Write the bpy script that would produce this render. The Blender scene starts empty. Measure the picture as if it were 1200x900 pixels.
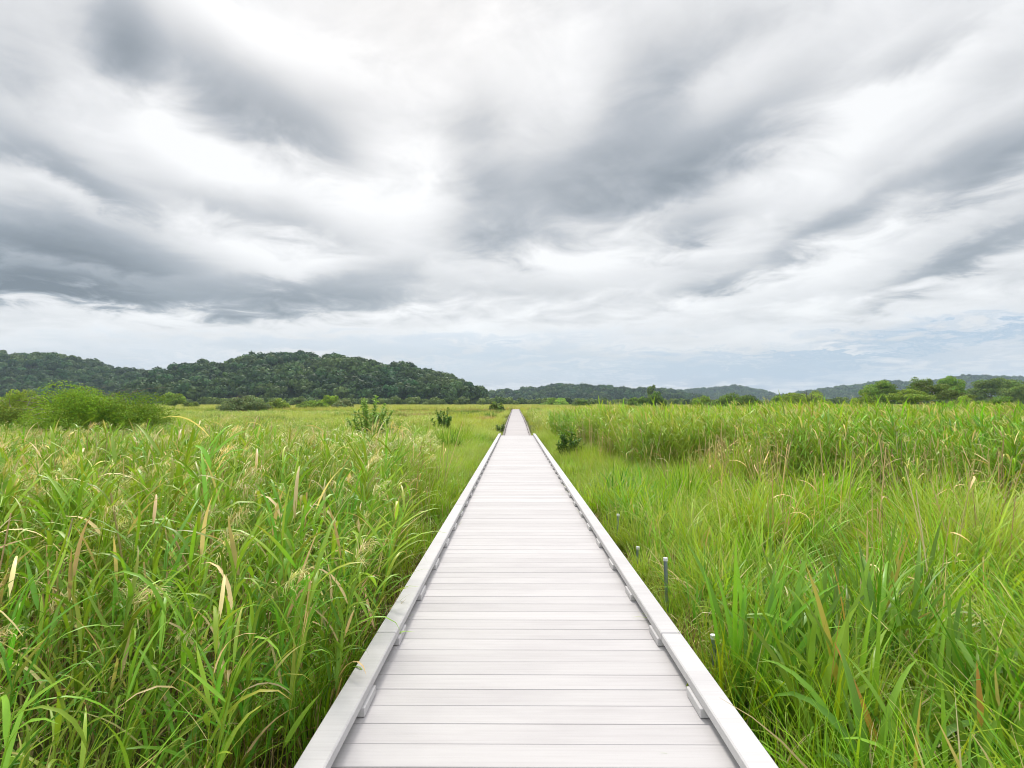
import bpy, bmesh, math, random
import numpy as np
from mathutils import Vector

R = math.radians
rng = np.random.default_rng(7)
random.seed(7)
scene = bpy.context.scene
C = scene.collection

# ---------------------------------------------------------------- camera
F = 640.0            # focal length in pixels of the 1200 px wide photograph
HOR = 472.0          # horizon row
VPX = 604.0          # column of the walk's direction
EYE = Vector((-0.075, 0.0, 1.95))
cam_d = bpy.data.cameras.new('camera')
cam = bpy.data.objects.new('camera', cam_d)
C.objects.link(cam)
cam_d.sensor_width = 36.0
cam_d.lens = 36.0 * F / 1200.0
cam_d.clip_end = 20000.0
cam_d.clip_start = 0.05
cam.location = EYE
pitch = math.atan((HOR - 450.0) / F)
yaw = math.atan((VPX - 600.0) / F)
cam.rotation_euler = (R(90) + pitch, 0, yaw)
scene.camera = cam


def at(px, d):
    """world x of photo column px at distance d along the walk"""
    return EYE.x + (px - VPX) * d / F


def hz(py, d):
    """world height seen at photo row py at distance d"""
    return EYE.z + (HOR - py) * d / F


# ---------------------------------------------------------------- node helpers
class NT:
    def __init__(self, tree):
        self.t = tree
        self.n = tree.nodes
        self.l = tree.links

    def add(self, typ, **kw):
        nd = self.n.new(typ)
        for k, v in kw.items():
            setattr(nd, k, v)
        return nd

    def link(self, a, b):
        self.l.new(a, b)

    def math(self, op, a, b=None, c=None, clamp=False):
        nd = self.n.new('ShaderNodeMath')
        nd.operation = op
        nd.use_clamp = clamp
        for i, v in enumerate((a, b, c)):
            if v is None:
                continue
            if hasattr(v, 'is_output'):
                self.l.new(v, nd.inputs[i])
            else:
                nd.inputs[i].default_value = v
        return nd.outputs[0]

    def mix(self, fac, a, b, blend='MIX'):
        nd = self.n.new('ShaderNodeMix')
        nd.data_type = 'RGBA'
        nd.blend_type = blend
        for s, v in ((nd.inputs[0], fac), (nd.inputs[6], a), (nd.inputs[7], b)):
            if hasattr(v, 'is_output'):
                self.l.new(v, s)
            elif isinstance(v, (int, float)):
                s.default_value = v
            else:
                s.default_value = (v[0], v[1], v[2], 1)
        return nd.outputs[2]

    def noise(self, vec, scale, detail=4, rough=0.5, dist=0.0):
        nd = self.n.new('ShaderNodeTexNoise')
        nd.inputs['Scale'].default_value = scale
        nd.inputs['Detail'].default_value = detail
        nd.inputs['Roughness'].default_value = rough
        nd.inputs['Distortion'].default_value = dist
        if vec is not None:
            self.l.new(vec, nd.inputs['Vector'])
        return nd.outputs['Fac']

    def mapping(self, vec, loc=(0, 0, 0), rot=(0, 0, 0), sc=(1, 1, 1), typ='POINT'):
        nd = self.n.new('ShaderNodeMapping')
        nd.vector_type = typ
        nd.inputs[1].default_value = loc
        nd.inputs[2].default_value = rot
        nd.inputs[3].default_value = sc
        self.l.new(vec, nd.inputs[0])
        return nd.outputs[0]

    def ramp(self, fac, stops, interp='LINEAR'):
        nd = self.n.new('ShaderNodeValToRGB')
        cr = nd.color_ramp
        cr.interpolation = interp
        while len(cr.elements) < len(stops):
            cr.elements.new(0.5)
        for e, (p, c) in zip(cr.elements, stops):
            e.position = p
            e.color = (c[0], c[1], c[2], 1)
        self.l.new(fac, nd.inputs[0])
        return nd.outputs[0]


def lin(*rgb):
    return tuple((c / 255 / 12.92 if c / 255 <= 0.04045 else ((c / 255 + 0.055) / 1.055) ** 2.4) for c in rgb)


def new_mat(name):
    m = bpy.data.materials.new(name)
    m.use_nodes = True
    m.node_tree.nodes.clear()
    t = NT(m.node_tree)
    out = t.add('ShaderNodeOutputMaterial')
    return m, t, out


def principled(t, out, color, rough=0.6, spec=0.4):
    p = t.add('ShaderNodeBsdfPrincipled')
    if hasattr(color, 'is_output'):
        t.link(color, p.inputs['Base Color'])
    else:
        p.inputs['Base Color'].default_value = (*color, 1)
    if hasattr(rough, 'is_output'):
        t.link(rough, p.inputs['Roughness'])
    else:
        p.inputs['Roughness'].default_value = rough
    p.inputs['Specular IOR Level'].default_value = spec
    t.link(p.outputs[0], out.inputs[0])
    return p


# ---------------------------------------------------------------- materials
def mat_leaf(name, gain=1.0, transl=0.30, yellow=(0.53, 0.56, 0.10), rand_v=0.35, rand_h=0.03, rough=0.45,
             spec=0.32, instanced=True):
    """leaf: vertex colour, varied per plant, partly translucent"""
    m, t, out = new_mat(name)
    vc = t.add('ShaderNodeVertexColor', layer_name='Col').outputs[0]
    oi = t.add('ShaderNodeObjectInfo').outputs['Random']
    hsv = t.add('ShaderNodeHueSaturation')
    t.link(vc, hsv.inputs['Color'])
    t.link(t.math('ADD', t.math('MULTIPLY', oi, 2 * rand_h), 0.5 - rand_h), hsv.inputs['Hue'])
    r2 = t.math('FRACT', t.math('MULTIPLY', oi, 37.31))
    t.link(t.math('ADD', t.math('MULTIPLY', r2, 2 * rand_v), gain - rand_v), hsv.inputs['Value'])
    hsv.inputs['Saturation'].default_value = 1.0
    col = hsv.outputs[0]
    if instanced:
        at_ = t.add('ShaderNodeAttribute', attribute_type='INSTANCER', attribute_name='tint').outputs['Fac']
        col = t.mix(at_, col, yellow)
    p = t.add('ShaderNodeBsdfPrincipled')
    t.link(col, p.inputs['Base Color'])
    p.inputs['Roughness'].default_value = rough
    p.inputs['Specular IOR Level'].default_value = spec
    tr = t.add('ShaderNodeBsdfTranslucent')
    t.link(t.mix(1.0, col, (1.15, 1.1, 0.6), 'MULTIPLY'), tr.inputs['Color'])
    ms = t.add('ShaderNodeMixShader')
    ms.inputs[0].default_value = transl
    t.link(p.outputs[0], ms.inputs[1])
    t.link(tr.outputs[0], ms.inputs[2])
    t.link(ms.outputs[0], out.inputs[0])
    return m


M_REED = mat_leaf('reed_leaf', 1.0)
M_SEDGE = mat_leaf('sedge_blade', 0.95, rand_v=0.3, yellow=(0.50, 0.57, 0.14))
M_DEAD = mat_leaf('dead_reed_straw', 1.04, transl=0.15, rand_v=0.3, rand_h=0.015, yellow=(0.30, 0.16, 0.07))
M_TREE = mat_leaf('tree_leaf', 1.04, transl=0.3, rough=0.6, spec=0.15, rand_v=0.12, rand_h=0.015, instanced=False)
M_WOODS = mat_leaf('forest_leaf', 0.82, transl=0.15, rand_v=0.4, rand_h=0.03, rough=0.7, spec=0.2,
                   yellow=(0.17, 0.24, 0.05))


def mat_bark(name, a, b):
    m, t, out = new_mat(name)
    tc = t.add('ShaderNodeTexCoord').outputs['Object']
    n = t.noise(t.mapping(tc, sc=(6, 6, 1.5)), 3.0, 5, 0.6)
    principled(t, out, t.ramp(n, [(0.3, a), (0.7, b)]), 0.9, 0.2)
    return m


M_BARK = mat_bark('grey_bark', (0.10, 0.085, 0.065), (0.24, 0.21, 0.17))
M_PALE = mat_bark('pale_bark', (0.30, 0.27, 0.22), (0.55, 0.51, 0.45))


def mat_deck(name, c0, c1, dirt):
    m, t, out = new_mat(name)
    tc = t.add('ShaderNodeTexCoord').outputs['Object']
    vc = t.add('ShaderNodeVertexColor', layer_name='Col').outputs[0]
    sep = t.add('ShaderNodeSeparateColor')
    t.link(vc, sep.inputs[0])
    # each plank shifts the grain so that no two boards match
    cmb = t.add('ShaderNodeCombineXYZ')
    t.link(t.math('MULTIPLY', sep.outputs[1], 40.0), cmb.inputs[0])
    t.link(t.math('MULTIPLY', sep.outputs[2], 40.0), cmb.inputs[2])
    va = t.add('ShaderNodeVectorMath', operation='ADD')
    t.link(tc, va.inputs[0])
    t.link(cmb.outputs[0], va.inputs[1])
    v = va.outputs[0]
    grain = t.noise(t.mapping(v, sc=(1.6, 60, 30)), 1.0, 5, 0.62, 0.4)
    blotch = t.noise(t.mapping(v, sc=(1.2, 3.5, 2)), 1.0, 4, 0.6)
    base = t.mix(sep.outputs[0], c0, c1)
    g = t.ramp(grain, [(0.25, (0.92, 0.912, 0.914)), (0.55, (1, 1, 1)), (0.8, (1.03, 1.03, 1.03))])
    col = t.mix(1.0, base, g, 'MULTIPLY')
    b = t.ramp(blotch, [(0.28, (0.86, 0.85, 0.86)), (0.55, (1, 1, 1))])
    col = t.mix(0.7, col, b, 'MULTIPLY')
    vor = t.add('ShaderNodeTexVoronoi')
    vor.inputs['Scale'].default_value = 2.4
    vor.inputs['Randomness'].default_value = 1.0
    t.link(v, vor.inputs['Vector'])
    spot = t.ramp(vor.outputs['Distance'], [(0.012, (1, 1, 1)), (0.030, (0, 0, 0))])
    col = t.mix(t.math('MULTIPLY', spot, dirt), col, (0.28, 0.25, 0.23))
    rough = t.math('ADD', t.math('MULTIPLY', grain, 0.2), 0.65)
    p = principled(t, out, col, rough, 0.08)
    bp = t.add('ShaderNodeBump')
    bp.inputs['Strength'].default_value = 0.25
    bp.inputs['Distance'].default_value = 0.003
    t.link(grain, bp.inputs['Height'])
    t.link(bp.outputs[0], p.inputs['Normal'])
    return m


M_DECK = mat_deck('whitewashed_board', (0.46, 0.445, 0.449), (0.525, 0.509, 0.514), 0.9)
M_RAIL = mat_deck('whitewashed_beam', (0.50, 0.490, 0.494), (0.55, 0.540, 0.545), 0.5)
M_OLD = mat_deck('grey_board', (0.41, 0.388, 0.391), (0.47, 0.445, 0.447), 0.6)
M_OLDR = mat_deck('grey_beam', (0.18, 0.165, 0.155), (0.27, 0.245, 0.24), 0.6)
M_POST = mat_bark('dark_post_timber', (0.07, 0.055, 0.045), (0.15, 0.12, 0.10))


def mat_plain(name, col, rough=0.5, metal=0.0):
    m, t, out = new_mat(name)
    tc = t.add('ShaderNodeTexCoord').outputs['Object']
    n = t.noise(tc, 45.0, 4, 0.6)
    c = t.ramp(n, [(0.3, tuple(x * 0.75 for x in col)), (0.65, col)])
    p = principled(t, out, c, rough, 0.4)
    p.inputs['Metallic'].default_value = metal
    return m


M_STEEL = mat_plain('galvanised_steel', (0.30, 0.36, 0.42), 0.45, 0.6)
M_CAP = mat_plain('white_plastic_cap', (0.80, 0.80, 0.82), 0.4)

gm, t, out = new_mat('marsh_soil')
tc = t.add('ShaderNodeTexCoord').outputs['Object']
n1 = t.noise(tc, 0.05, 6, 0.6)
n2 = t.noise(tc, 2.5, 5, 0.65)
cA = t.ramp(n1, [(0.3, (0.085, 0.11, 0.025)), (0.55, (0.13, 0.16, 0.03)), (0.75, (0.17, 0.17, 0.05))])
cB = t.ramp(n2, [(0.3, (0.018, 0.016, 0.010)), (0.6, (0.05, 0.05, 0.018)), (0.8, (0.11, 0.09, 0.045))])
principled(t, out, t.mix(0.55, cA, cB), 0.95, 0.1)
M_GROUND = gm

hm, t, out = new_mat('forest_floor')
tc = t.add('ShaderNodeTexCoord').outputs['Object']
principled(t, out, t.ramp(t.noise(tc, 0.15, 5, 0.6), [(0.3, (0.018, 0.035, 0.014)), (0.7, (0.04, 0.07, 0.02))]), 0.95, 0.1)
M_HILL = hm


# ---------------------------------------------------------------- mesh helpers
class MB:
    """collects quads with per-vertex colours"""
    def __init__(self):
        self.v, self.f, self.c, self.k = [], [], [], 0

    def add(self, v, f, c):
        v = np.asarray(v, np.float32).reshape(-1, 3)
        f = np.asarray(f, np.int64).reshape(-1, 4)
        c = np.asarray(c, np.float32)
        if c.ndim == 1:
            c = np.tile(c, (len(v), 1))
        self.v.append(v)
        self.f.append(f + self.k)
        self.c.append(c)
        self.k += len(v)

    def mesh(self, name, mat, smooth=False):
        v = np.concatenate(self.v)
        f = np.concatenate(self.f)
        c = np.concatenate(self.c)
        me = bpy.data.meshes.new(name)
        me.vertices.add(len(v))
        me.vertices.foreach_set('co', v.ravel())
        me.loops.add(f.size)
        me.loops.foreach_set('vertex_index', f.ravel().astype(np.int32))
        me.polygons.add(len(f))
        me.polygons.foreach_set('loop_start', np.arange(0, f.size, 4, dtype=np.int32))
        me.polygons.foreach_set('loop_total', np.full(len(f), 4, dtype=np.int32))
        if smooth:
            me.polygons.foreach_set('use_smooth', np.ones(len(f), dtype=bool))
        ca = me.color_attributes.new('Col', 'FLOAT_COLOR', 'POINT')
        ca.data.foreach_set('color', np.concatenate([c, np.ones((len(c), 1), np.float32)], 1).ravel())
        me.materials.append(mat)
        me.update(calc_edges=True)
        return me


def tube(mb, pts, rad, col, sides=6):
    pts = np.asarray(pts, float)
    n = len(pts)
    rad = np.asarray(rad, float) if np.ndim(rad) else np.full(n, float(rad))
    tan = np.gradient(pts, axis=0)
    tan /= np.linalg.norm(tan, axis=1)[:, None] + 1e-9
    ref = np.array([1.0, 0.13, 0.07])
    a = np.cross(tan, ref)
    a /= np.linalg.norm(a, axis=1)[:, None] + 1e-9
    b = np.cross(tan, a)
    ang = np.arange(sides) * 2 * math.pi / sides
    v = pts[:, None, :] + rad[:, None, None] * (np.cos(ang)[None, :, None] * a[:, None, :] + np.sin(ang)[None, :, None] * b[:, None, :])
    i, j = np.meshgrid(np.arange(n - 1), np.arange(sides), indexing='ij')
    j2 = (j + 1) % sides
    f = np.stack([i * sides + j, i * sides + j2, (i + 1) * sides + j2, (i + 1) * sides + j], -1).reshape(-1, 4)
    cc = np.asarray(col, float)
    if cc.ndim == 2:
        cc = np.repeat(cc, sides, 0)
    mb.add(v.reshape(-1, 3), f, cc)


def ribbon(mb, base, az, el, length, width, droop, seg, c0, c1, power=1.5, fold=0.0, roll=0.0, twist=0.0, prof=None):
    """a blade: starts at elevation el, bends down by droop radians towards its tip"""
    s = np.linspace(0, 1, seg + 1)
    th = el - droop * s ** power
    ph = az + twist * s
    ds = length / seg
    thm = 0.5 * (th[1:] + th[:-1])
    phm = 0.5 * (ph[1:] + ph[:-1])
    step = np.stack([np.cos(thm) * np.cos(phm), np.cos(thm) * np.sin(phm), np.sin(thm)], 1) * ds
    p = np.vstack([[0, 0, 0], np.cumsum(step, 0)]) + np.asarray(base)
    if prof is None:
        w = width * 0.5 * np.minimum(1, 0.35 + 3.0 * s) * (1 - s ** 2.2)
    else:
        w = width * 0.5 * np.interp(s, prof[0], prof[1])
    w = np.maximum(w, 0.0004)
    side = np.stack([-np.sin(ph), np.cos(ph), np.zeros_like(ph)], 1)
    nrm = np.stack([-np.sin(th) * np.cos(ph), -np.sin(th) * np.sin(ph), np.cos(th)], 1)
    sd = side * math.cos(roll) + nrm * math.sin(roll)
    nn = nrm * math.cos(roll) - side * math.sin(roll)
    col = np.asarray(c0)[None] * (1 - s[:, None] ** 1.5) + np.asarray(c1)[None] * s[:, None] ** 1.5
    k = np.arange(seg)
    if fold:
        l = p - sd * w[:, None] + nn * (w * fold)[:, None]
        r = p + sd * w[:, None] + nn * (w * fold)[:, None]
        v = np.stack([l, p, r], 1).reshape(-1, 3)
        f = np.concatenate([np.stack([3 * k, 3 * k + 1, 3 * k + 4, 3 * k + 3], 1),
                            np.stack([3 * k + 1, 3 * k + 2, 3 * k + 5, 3 * k + 4], 1)])
        mb.add(v, f, np.repeat(col, 3, 0))
    else:
        v = np.stack([p - sd * w[:, None], p + sd * w[:, None]], 1).reshape(-1, 3)
        f = np.stack([2 * k, 2 * k + 1, 2 * k + 3, 2 * k + 2], 1)
        mb.add(v, f, np.repeat(col, 2, 0))
    return p


def U(a, b):
    return random.uniform(a, b)


def jit(c, v=0.2):
    k = U(1 - v, 1 + v)
    return np.array([c[0] * k * U(0.9, 1.1), c[1] * k, c[2] * k * U(0.8, 1.2)])


G_REED = np.array([0.150, 0.350, 0.030])
G_REEDY = np.array([0.255, 0.450, 0.036])
G_SEDGE = np.array([0.240, 0.440, 0.018])
STRAW = np.array([0.68, 0.54, 0.27])
PLUME = np.array([0.62, 0.58, 0.31])


def reed_stem(mb, x, y, h, lod, plume=False, wind=(1.0, 0.25), dry=0.10):
    """one common reed: cane, alternate arching leaves, sometimes a feathery plume"""
    la, lm = math.atan2(wind[1], wind[0]) + U(-0.7, 0.7), U(0.01, 0.14)
    seg = (7, 4, 3)[lod]
    s = np.linspace(0, 1, seg + 1)
    pts = np.stack([x + math.cos(la) * lm * h * s ** 1.8, y + math.sin(la) * lm * h * s ** 1.8, h * s], 1)
    cs = jit(G_REEDY * np.array([1.2, 1.0, 1.1]), 0.2)
    if lod < 2:
        tube(mb, pts, np.linspace(0.0042, 0.002, seg + 1) * (1, 1.3)[min(lod, 1)], cs, 4 if lod == 0 else 3)
    nl = (random.randint(10, 14), random.randint(8, 10), random.randint(6, 8))[lod]
    az0 = U(0, 6.28)
    for i in range(nl):
        u = 0.32 + 0.68 * (i + U(0, 0.5)) / nl
        u = min(u, 0.985)
        b = np.array([np.interp(u, s, pts[:, k]) for k in range(3)])
        az = az0 + i * math.pi + U(-0.9, 0.9)
        # leaves swing downwind
        az = la + math.atan2(math.sin(az - la) * 0.8, math.cos(az - la) + 0.55)
        g = jit(G_REED * (1 - 0.45 * u) + G_REEDY * 0.45 * u, 0.25)
        tip = g * np.array([1.2, 1.05, 0.9])
        if random.random() < dry * (1.5 - u):
            g, tip = jit(STRAW), jit(STRAW * 1.15)
        elif random.random() < 0.16:
            tip = jit(np.array([0.42, 0.36, 0.07]))
        L = U(0.26, 0.5) * (1.15 - 0.45 * abs(u - 0.6))
        W = U(0.015, 0.032) * (1, 1.25, 1.6)[lod]
        ribbon(mb, b, az, U(0.75, 1.35), L, W, U(0.15, 1.5) if random.random() < .75 else U(1.7, 2.6), (6, 4, 2)[lod], g, tip, 1.8, 0.25 if lod == 0 else 0,
               U(-0.5, 0.5), U(-0.6, 0.6))
    if plume:
        b = pts[-1]
        pc = jit(PLUME, 0.2)
        n = (60, 20, 8)[lod]
        for i in range(n):
            u = i / n
            bb = b + np.array([math.cos(la) * 0.12 * u * u, math.sin(la) * 0.12 * u * u, 0.22 * u - 0.10 * u * u - 0.03])
            ribbon(mb, bb, la + U(-1.7, 1.7), U(0.3, 1.4), U(0.07, 0.17) * (1.2 - 0.6 * u), (0.004, 0.011, 0.03)[lod], U(0.8, 2.6), 3 if lod == 0 else 2,
                   pc * U(0.7, 1.15), pc * U(0.9, 1.3), prof=([0, .3, 1], [.5, 1, .4]))


def reed_variant(lod, n, spread, plume, hs=1.0, dry=0.1, wind=(1, .25)):
    mb = MB()
    for i in range(n):
        a, r = U(0, 6.28), spread * math.sqrt(random.random())
        reed_stem(mb, r * math.cos(a), r * math.sin(a), hs * U(1.3, 1.8), lod, random.random() < plume, wind, dry)
    return mb


def dead_variant(n, spread):
    mb = MB()
    for i in range(n):
        a, r = U(0, 6.28), spread * math.sqrt(random.random())
        x, y = r * math.cos(a), r * math.sin(a)
        h = U(0.8, 1.6)
        la, lm = U(0, 6.28), U(0, 0.25)
        s = np.linspace(0, 1, 5)
        pts = np.stack([x + math.cos(la) * lm * h * s ** 1.3, y + math.sin(la) * lm * h * s ** 1.3, h * s], 1)
        c = jit(STRAW, 0.3)
        tube(mb, pts, np.linspace(0.0075, 0.0045, 5), c, 4)
        if random.random() < 0.22:       # snapped top hanging over
            e = pts[-1] + np.array([math.cos(la) * U(.1, .3), math.sin(la) * U(.1, .3), -U(0.05, .3)])
            tube(mb, np.array([pts[-1], e]), [0.0035, 0.0025], c, 4)
        for k in range(random.randint(0, 2)):
            u = U(0.2, 0.9)
            b = np.array([np.interp(u, s, pts[:, j]) for j in range(3)])
            cc = jit(STRAW * np.array([1.1, 1.05, 0.95]), 0.25)
            ribbon(mb, b, U(0, 6.28), U(0.6, 1.4), U(0.15, 0.38), U(0.012, 0.024), U(0.5, 2.4), 5, cc, cc * U(0.8, 1.2), 1.0, 0.3, U(-.8, .8), U(-1.5, 1.5))
    return mb


def sedge_variant(n, spread, h, wid, seg=5, col=G_SEDGE, dry=0.07, arch=1.0):
    mb = MB()
    for i in range(n):
        a, r = U(0, 6.28), spread * math.sqrt(random.random())
        az = a + U(-1.2, 1.2)
        g = jit(col, 0.3)
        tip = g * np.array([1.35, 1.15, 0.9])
        if random.random() < dry:
            g, tip = jit(STRAW * 0.8), jit(STRAW)
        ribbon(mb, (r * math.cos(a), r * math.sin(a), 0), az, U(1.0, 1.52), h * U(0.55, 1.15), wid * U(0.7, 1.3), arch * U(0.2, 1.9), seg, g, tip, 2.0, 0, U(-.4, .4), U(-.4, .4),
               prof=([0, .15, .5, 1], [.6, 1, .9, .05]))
    return mb


# ---------------------------------------------------------------- scatter (uncountable plants)
def scatter(name, variants, mat, pts, rotz, tilt, scl, tint, label, cat):
    """one object whose points carry copies of the plant variants"""
    col = bpy.data.collections.new(name + '_sources')
    for i, mb in enumerate(variants):
        me = mb.mesh(f'{name}_source_{i:02d}', mat)
        o = bpy.data.objects.new(f'{name}_source_{i:02d}', me)
        col.objects.link(o)
    n = len(pts)
    me = bpy.data.meshes.new(name)
    me.vertices.add(n)
    me.vertices.foreach_set('co', np.asarray(pts, np.float32).ravel())
    rot = np.stack([tilt[:, 0], tilt[:, 1], rotz], 1).astype(np.float32)
    a = me.attributes.new('rot', 'FLOAT_VECTOR', 'POINT'); a.data.foreach_set('vector', rot.ravel())
    a = me.attributes.new('scl', 'FLOAT', 'POINT'); a.data.foreach_set('value', np.asarray(scl, np.float32))
    a = me.attributes.new('tint', 'FLOAT', 'POINT'); a.data.foreach_set('value', np.asarray(tint, np.float32))
    a = me.attributes.new('pick', 'INT', 'POINT'); a.data.foreach_set('value', rng.integers(0, len(variants), n).astype(np.int32))
    me.materials.append(mat)
    ob = bpy.data.objects.new(name, me)
    C.objects.link(ob)
    ob['kind'] = 'stuff'
    ob['label'] = label
    ob['category'] = cat
    ng = bpy.data.node_groups.new(name + '_scatter', 'GeometryNodeTree')
    ng.interface.new_socket('Geometry', in_out='INPUT', socket_type='NodeSocketGeometry')
    ng.interface.new_socket('Geometry', in_out='OUTPUT', socket_type='NodeSocketGeometry')
    gi, go = ng.nodes.new('NodeGroupInput'), ng.nodes.new('NodeGroupOutput')
    ci = ng.nodes.new('GeometryNodeCollectionInfo')
    ci.inputs['Collection'].default_value = col
    ci.inputs['Separate Children'].default_value = True
    ci.inputs['Reset Children'].default_value = True
    ip = ng.nodes.new('GeometryNodeInstanceOnPoints')
    ip.inputs['Pick Instance'].default_value = True

    def named(nm, dt):
        nd = ng.nodes.new('GeometryNodeInputNamedAttribute')
        nd.data_type = dt
        nd.inputs['Name'].default_value = nm
        return nd.outputs['Attribute']
    L = ng.links
    L.new(gi.outputs[0], ip.inputs['Points'])
    L.new(ci.outputs[0], ip.inputs['Instance'])
    L.new(named('pick', 'INT'), ip.inputs['Instance Index'])
    L.new(named('rot', 'FLOAT_VECTOR'), ip.inputs['Rotation'])
    L.new(named('scl', 'FLOAT'), ip.inputs['Scale'])
    L.new(ip.outputs[0], go.inputs[0])
    md = ob.modifiers.new('scatter', 'NODES')
    md.node_group = ng
    return ob


_lat = {}


def vnoise(x, y, scale, seed=0):
    """smooth value noise in 0..1"""
    if seed not in _lat:
        _lat[seed] = np.random.default_rng(100 + seed).random((128, 128))
    g = _lat[seed]
    X, Y = np.asarray(x) / scale, np.asarray(y) / scale
    xi, yi = np.floor(X).astype(int), np.floor(Y).astype(int)
    fx, fy = X - xi, Y - yi
    fx, fy = fx * fx * (3 - 2 * fx), fy * fy * (3 - 2 * fy)
    q = lambda i, j: g[(xi + i) % 128, (yi + j) % 128]
    return (q(0, 0) * (1 - fx) + q(1, 0) * fx) * (1 - fy) + (q(0, 1) * (1 - fx) + q(1, 1) * fx) * fy


def sector(n_per_m2, d0, d1, side=0, wide=1.12):
    """random points in the wedge the camera looks into, between two distances"""
    x0, x1 = (-wide * d1 - 1.5, wide * d1 + 1.5)
    n = int(n_per_m2 * (x1 - x0) * (d1 - d0))
    x = rng.uniform(x0, x1, n)
    y = rng.uniform(d0, d1, n)
    k = np.abs(x) < wide * np.maximum(y, 0) + 1.5
    if side < 0:
        k &= x < 0
    if side > 0:
        k &= x > 0
    return x[k], y[k]


WALK = 0.93


def walk_half(y):
    return np.where(y < 27.5, WALK, 0.9)


def left_edge(y):      # reeds of the left bank start left of this x
    return -(1.10 + 0.12 * np.maximum(y - 3.2, 0)) + 0.7 * (vnoise(y * 0 + 3, y, 1.6, 5) - 0.5)


def right_front(x):    # the right reed bed starts beyond this distance
    return np.interp(x, [1.0, 2.2, 3.0, 6.0, 7.8, 12, 30], [52, 20, 12.5, 8.8, 8.0, 7.5, 7.1])


# ---------------------------------------------------------------- ground and hills
def struct(o):
    o['kind'] = 'structure'
    return o


mb = MB()
S = 3150.0
gx = np.array([-S, -300, -60, -20, 0, 20, 60, 300, S])
gy = np.array([-S, -300, -40, 0, 20, 60, 150, 400, S])
GX, GY = np.meshgrid(gx, gy, indexing='ij')
v = np.stack([GX, GY, np.zeros_like(GX)], -1).reshape(-1, 3)
ny = len(gy)
i, j = np.meshgrid(np.arange(len(gx) - 1), np.arange(ny - 1), indexing='ij')
f = np.stack([i * ny + j, (i + 1) * ny + j, (i + 1) * ny + j + 1, i * ny + j + 1], -1).reshape(-1, 4)
mb.add(v, f, (0.1, 0.1, 0.05))
o = bpy.data.objects.new('marsh_ground', mb.mesh('marsh_ground', M_GROUND))
C.objects.link(o)
struct(o)

FOREST = {'near': [], 'far': []}


def hill(name, sky, D, front, back, canopy, spacing, key, scale, conifer=0.0, tint=0.0):
    """a hill with its crest at distance D under the given skyline; front and back are its depths"""
    px = np.array([p[0] for p in sky], float)
    py = np.array([p[1] for p in sky], float)
    n = 120
    cx = np.linspace(px[0], px[-1], n)
    h = hz(np.interp(cx, px, py), D) - canopy
    h += (vnoise(cx, cx * 0, 14, 9) - 0.5) * 3.0 * scale
    h = np.maximum(h, 0.0) * np.minimum(1, np.minimum(np.arange(n), np.arange(n)[::-1]) / 4.0)
    tt = np.linspace(-1, 1, 41)
    rows = []
    for k, u in enumerate(tt):
        dist = D + (u * front if u < 0 else u * back)
        prof = np.cos(u * math.pi / 2) ** 1.15
        bump = (vnoise(cx * D / 430.0, np.full(n, dist), 45, 11) - 0.5) * 0.35 * (1 - abs(u)) * abs(u) * 4
        z = h * np.clip(prof * (1 + bump), 0, 1.0) - 0.3
        X = EYE.x + (cx - VPX) * dist / F
        rows.append(np.stack([X, np.full(n, dist), z], 1))
    v = np.stack(rows)            # (41,n,3)
    i, j = np.meshgrid(np.arange(40), np.arange(n - 1), indexing='ij')
    f = np.stack([i * n + j, i * n + j + 1, (i + 1) * n + j + 1, (i + 1) * n + j], -1).reshape(-1, 4)
    mb = MB()
    mb.add(v.reshape(-1, 3), f, (0.03, 0.05, 0.02))
    ob = bpy.data.objects.new('hill', mb.mesh('hill', M_HILL, True))
    C.objects.link(ob)
    struct(ob)
    # trees on the slope that faces the walk and just over the crest
    width = (px[-1] - px[0]) * D / F
    cnt = int(width * (front + 0.25 * back) / spacing ** 2)
    uu = rng.uniform(-1, 0.25, cnt)
    cc = rng.uniform(0, n - 1.001, cnt)
    ui = (uu + 1) / 2 * 40
    i0, j0 = ui.astype(int), cc.astype(int)
    a, b = (ui - i0)[:, None], (cc - j0)[:, None]
    P = (v[i0, j0] * (1 - a) + v[i0 + 1, j0] * a) * (1 - b) + (v[i0, j0 + 1] * (1 - a) + v[i0 + 1, j0 + 1] * a) * b
    P = P[P[:, 2] > 0.4]
    FOREST[key].append((P, np.full(len(P), scale), np.full(len(P), tint)))


hill('left_ridge', [(-420, 430), (-200, 418), (0, 414), (40, 416), (90, 424), (130, 431), (170, 436), (205, 441), (250, 452), (280, 468)], 560, 190, 160, 9.3, 6.1, 'near', 1.12)
hill('wooded_hill', [(130, 466), (160, 445), (178, 438), (212, 432), (250, 428), (288, 419), (330, 416), (395, 420), (440, 427), (480, 432), (508, 437), (530, 445), (550, 455), (572, 462), (595, 469)], 440, 150, 140, 8.3, 5.3, 'near', 1.1)
hill('low_rise', [(470, 462), (540, 456), (560, 452), (600, 454), (640, 449), (668, 447), (692, 447), (722, 450), (760, 452), (800, 456), (840, 464)], 820, 160, 140, 14.5, 8.0, 'far', 1.15)
hill('blue_rise', [(740, 462), (790, 455), (830, 451), (862, 449), (890, 454), (930, 462)], 1500, 260, 240, 20, 11.0, 'far', 1.5)
hill('east_ridge', [(880, 462), (935, 453), (985, 447), (1040, 440), (1078, 442), (1110, 436), (1150, 434), (1200, 437), (1290, 434), (1500, 445), (1700, 468)], 1350, 330, 260, 26, 11.0, 'far', 1.5)


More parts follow.
